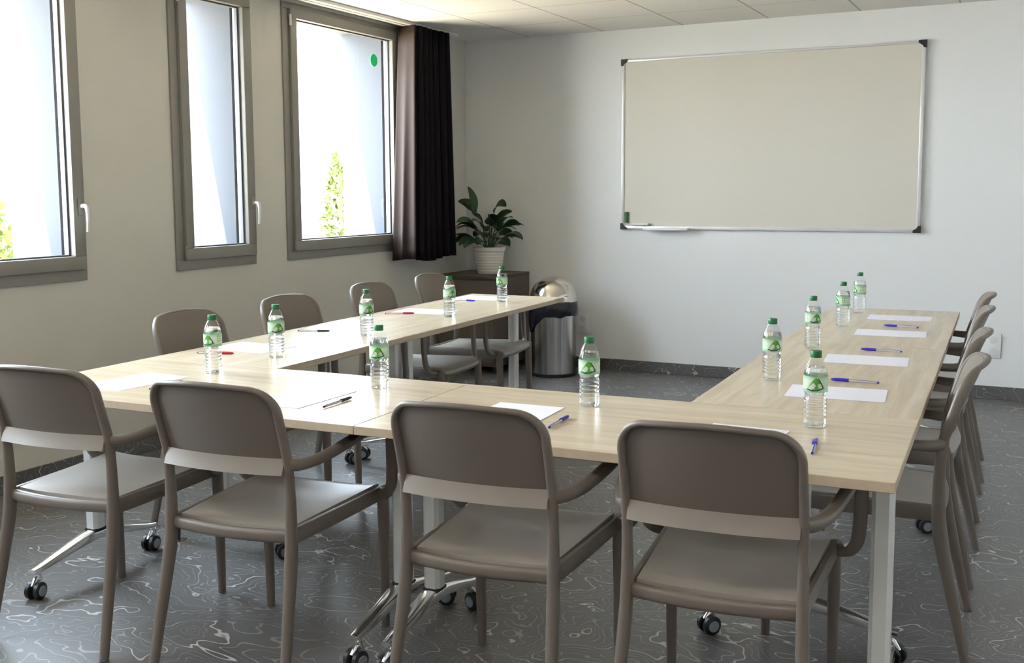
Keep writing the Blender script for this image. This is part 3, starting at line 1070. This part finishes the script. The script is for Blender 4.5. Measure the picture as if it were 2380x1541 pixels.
bn = empty('pedal_bin', (-3.315, 7.145, 0))
bm = bmesh.new()
lathe(bm, [(0.150, 0.018), (0.172, 0.020), (0.172, 0.560), (0.165, 0.562)], 48)
obj('bin_body', bm, M['steel'], bn)
bm = bmesh.new()
lathe(bm, [(0.16, 0.0), (0.176, 0.002), (0.177, 0.024), (0.170, 0.028)], 48)
obj('base_ring', bm, M['black'], bn)
bm = bmesh.new()
prof = [(0.178, 0.556), (0.180, 0.562), (0.180, 0.574), (0.176, 0.580)]
for k in range(1, 13):
    t = k / 12 * PI / 2
    prof.append((max(0.002, 0.176 * math.cos(t)), 0.580 + 0.162 * math.sin(t)))
lathe(bm, prof, 48)
dome = obj('dome_lid', bm, M['steel_dome'], bn)
# swing flap in the front of the dome
bm = bmesh.new()
def flap(u, v):
    a = math.radians(-118 + 96 * u)
    t = (0.08 + 0.62 * v) * PI / 2
    return ((0.1785 * math.cos(t)) * math.cos(a), (0.1785 * math.cos(t)) * math.sin(a), 0.580 + 0.1645 * math.sin(t))
sheet(bm, flap, 14, 8, (0, -0.001, 0.001))
obj('flap', bm, M['steel_dome'], dome)
# black bag folded over the rim, hanging lower on the window side
bm = bmesh.new()
def bag(u, v):
    a = 2 * PI * u
    drop = 0.105 + 0.135 * max(0, math.cos(a - math.radians(208))) ** 3 + 0.006 * math.sin(5 * a) + 0.003 * math.sin(13 * a)
    r = 0.1745 + 0.004 + 0.005 * math.sin(9 * a + 3 * v) * v + 0.006 * math.sin(PI * v)
    return (r * math.cos(a), r * math.sin(a), 0.558 - drop * v)
sheet(bm, bag, 72, 8)
obj('bin_bag', bm, M['bag'], bn, angle=180)
tag(bn, 'steel dome-top bin with black bag over the rim by the wall', 'bin')

# ------------------------------------------------------------------ outside
bm = bmesh.new()
box(bm, -60, XO - 0.0, -20, 90, -3.6, -3.4)
struct(obj('ground_outside', bm, mat('pale_paving', (0.43, 0.355, 0.24), 0.9, var=0.15, vscale=0.3), smooth=False))

def building(name, x, y0, y1, z1, label, wins, bands):
    r = empty(name, (x, y0, -3.4))
    bm = bmesh.new()
    box(bm, -6, 0, 0, y1 - y0, 0, z1 + 3.4)
    obj('wall', bm, mat('facade_white', (0.62, 0.61, 0.60), 0.9), r, smooth=False)
    for y, z, w, h in wins:
        bm = bmesh.new()
        box(bm, -0.05, 0.03, y - y0, y - y0 + w, z + 3.4, z + 3.4 + h, 0.02)
        f = obj('window', bm, mat('far_shutter', (0.10, 0.11, 0.11), 0.5), r, smooth=False)
        bm = bmesh.new()
        box(bm, 0.03, 0.05, y - y0 + 0.08, y - y0 + w - 0.08, z + 3.4 + 0.08, z + 3.4 + h - 0.08)
        obj('pane', bm, mat('far_pane', (0.14, 0.15, 0.14), 0.2), f, smooth=False)
    for y, z, w, h, c in bands:
        bm = bmesh.new()
        box(bm, -0.05, 0.04, y - y0, y - y0 + w, z + 3.4, z + 3.4 + h, 0.02)
        obj('facade_band', bm, mat('band', c, 0.8), r, smooth=False)
    tag(r, label, 'building')
building('apartment_building', -22.0, 14.2, 18.5, 9.5, 'white apartment block seen through the near window, with grey windows and an orange band',
         [(16.3, 2.55, 1.0, 0.75), (16.2, 0.85, 1.0, 0.5), (16.4, 4.35, 1.0, 0.35)], [(16.0, 5.3, 1.0, 0.9, (0.32, 0.16, 0.05))])
building('office_building', -24.0, 26.0, 40.0, 9.0, 'white plain building seen through the widest window, with one small window',
         [(33.6, 2.75, 0.5, 0.9)], [])

def tree(name, loc, h, r0, seed, col, label, flowers=False, n=2600):
    rt = empty(name, loc)
    rr = random.Random(seed)
    bm = bmesh.new()
    tube(bm, [(0, 0, 0), (0.05, 0.02, h * 0.4), (0, 0, h * 0.8)], [0.12, 0.03], None, 8)
    obj('trunk', bm, mat('bark', (0.10, 0.08, 0.05), 0.9), rt)
    bm = bmesh.new()
    for i in range(n):
        t = rr.random() ** 0.8
        z = h * (0.12 + 0.88 * t)
        prof = (1 - t) ** 0.65 * (0.8 + 0.35 * math.sin(t * 17 + seed) * (1 - t))
        a = rr.uniform(0, 2 * PI)
        rad = r0 * prof * math.sqrt(rr.random()) * (1 + 0.25 * math.sin(3 * a + 5 * t))
        p = Vector((rad * math.cos(a), rad * math.sin(a), z))
        s = rr.uniform(0.05, 0.11)
        d1 = Vector((rr.uniform(-1, 1), rr.uniform(-1, 1), rr.uniform(-1, 1))).normalized() * s
        d2 = d1.orthogonal().normalized() * s * 0.5
        f = bm.faces.new([bm.verts.new(p - d1), bm.verts.new(p + d2), bm.verts.new(p + d1), bm.verts.new(p - d2)])
        f.material_index = 1 if (flowers and t < 0.62 and rr.random() < 0.22 and a > PI) else 0
    obj('foliage', bm, [mat('far_leaf', col, 0.8, var=0.35, vscale=2.5), mat('far_flower', (0.40, 0.05, 0.03), 0.8)], rt, smooth=False)
    tag(rt, label, 'tree', 'trees outside the windows')
    return rt
tree('tree', (-13.0, 17.55, -3.4), 5.55, 0.85, 3, (0.085, 0.11, 0.022), 'tall narrow yellow-green tree seen through the widest window')
tree('tree', (-13.2, 16.0, -3.4), 3.9, 0.85, 5, (0.085, 0.11, 0.022), 'low yellow-green tree at the lower corner of the widest window', n=1500)
tree('flowering_tree', (-13.5, 9.75, -3.4), 5.2, 1.6, 9, (0.085, 0.115, 0.015), 'bushy green tree with red blossom seen through the nearest window', True, 3600)

# ------------------------------------------------------------------ light
w = bpy.data.worlds.new('sky')
scene.world = w
w.use_nodes = True
nt = w.node_tree
bg = nt.nodes['Background']
tc = nt.nodes.new('ShaderNodeTexCoord')
sp = nt.nodes.new('ShaderNodeSeparateXYZ')
nt.links.new(tc.outputs['Generated'], sp.inputs[0])
rp = nt.nodes.new('ShaderNodeValToRGB')
rp.color_ramp.elements[0].position = 0.0
rp.color_ramp.elements[0].color = (0.88, 0.94, 1.0, 1)
rp.color_ramp.elements[1].position = 0.8
rp.color_ramp.elements[1].color = (0.66, 0.82, 1.0, 1)
nt.links.new(sp.outputs['Z'], rp.inputs['Fac'])
nt.links.new(rp.outputs['Color'], bg.inputs['Color'])
bg.inputs['Strength'].default_value = 15.0

sun = bpy.data.lights.new('sun', 'SUN')
sun.energy = 26.0
sun.angle = math.radians(0.6)
sun.color = (1.0, 0.93, 0.82)
so = bpy.data.objects.new('sun', sun)
COL.objects.link(so)
so.rotation_euler = Vector((1.0, 1.4, -5.2)).to_track_quat('-Z', 'Y').to_euler()

# added fill light panels, unseen, on the ceiling behind the camera position
for k, (x, y) in enumerate(((-2.6, 0.6), (-0.4, 0.6), (-2.6, -1.0), (-0.4, -1.0))):
    bm = bmesh.new()
    box(bm, -0.30, 0.30, -0.30, 0.30, -0.012, -0.001, 0.003)
    o = obj('added_fill_panel', bm, M['fill_panel'])
    o.location = (x, y, H)
    tag(o, 'added square flat fill light panel on the ceiling, out of view', 'ceiling light', 'added fill light panels')
    la = bpy.data.lights.new('fill_lamp', 'AREA')
    la.shape = 'SQUARE'
    la.size = 0.56
    la.energy = 7.0
    la.color = (1.0, 0.95, 0.88)
    lo = bpy.data.objects.new('fill_lamp', la)
    COL.objects.link(lo)
    lo.parent = o
    lo.location = (0, 0, -0.014)

# ------------------------------------------------------------------ camera
cam = bpy.data.cameras.new('camera')
co = bpy.data.objects.new('camera', cam)
COL.objects.link(co)
cam.sensor_width = 36.0
cam.lens = 36.0 * 2450.4 / 2380.0
cam.shift_y = -76.85 / 2380.0
cam.clip_start = 0.05
cam.clip_end = 300
r = Vector((0.89005007, 0.45582627, -0.00576976))
u = Vector((-0.04135187, 0.09333569, 0.99477559))
b = Vector((0.45398337, -0.88516149, 0.1019227))
co.matrix_world = Matrix(((r.x, u.x, b.x, 0.0), (r.y, u.y, b.y, 0.0), (r.z, u.z, b.z, 1.3831), (0, 0, 0, 1)))
scene.camera = co

scene.view_settings.view_transform = 'Standard'
scene.view_settings.look = 'None'
scene.view_settings.exposure = 1.25
scene.view_settings.gamma = 1.0
scene.cycles.max_bounces = 9
scene.cycles.diffuse_bounces = 5
scene.cycles.glossy_bounces = 5
scene.cycles.transmission_bounces = 8
scene.cycles.transparent_max_bounces = 16
scene.cycles.use_adaptive_sampling = True
scene.cycles.adaptive_threshold = 0.025
scene.cycles.use_denoising = True
scene.cycles.sample_clamp_indirect = 12.0
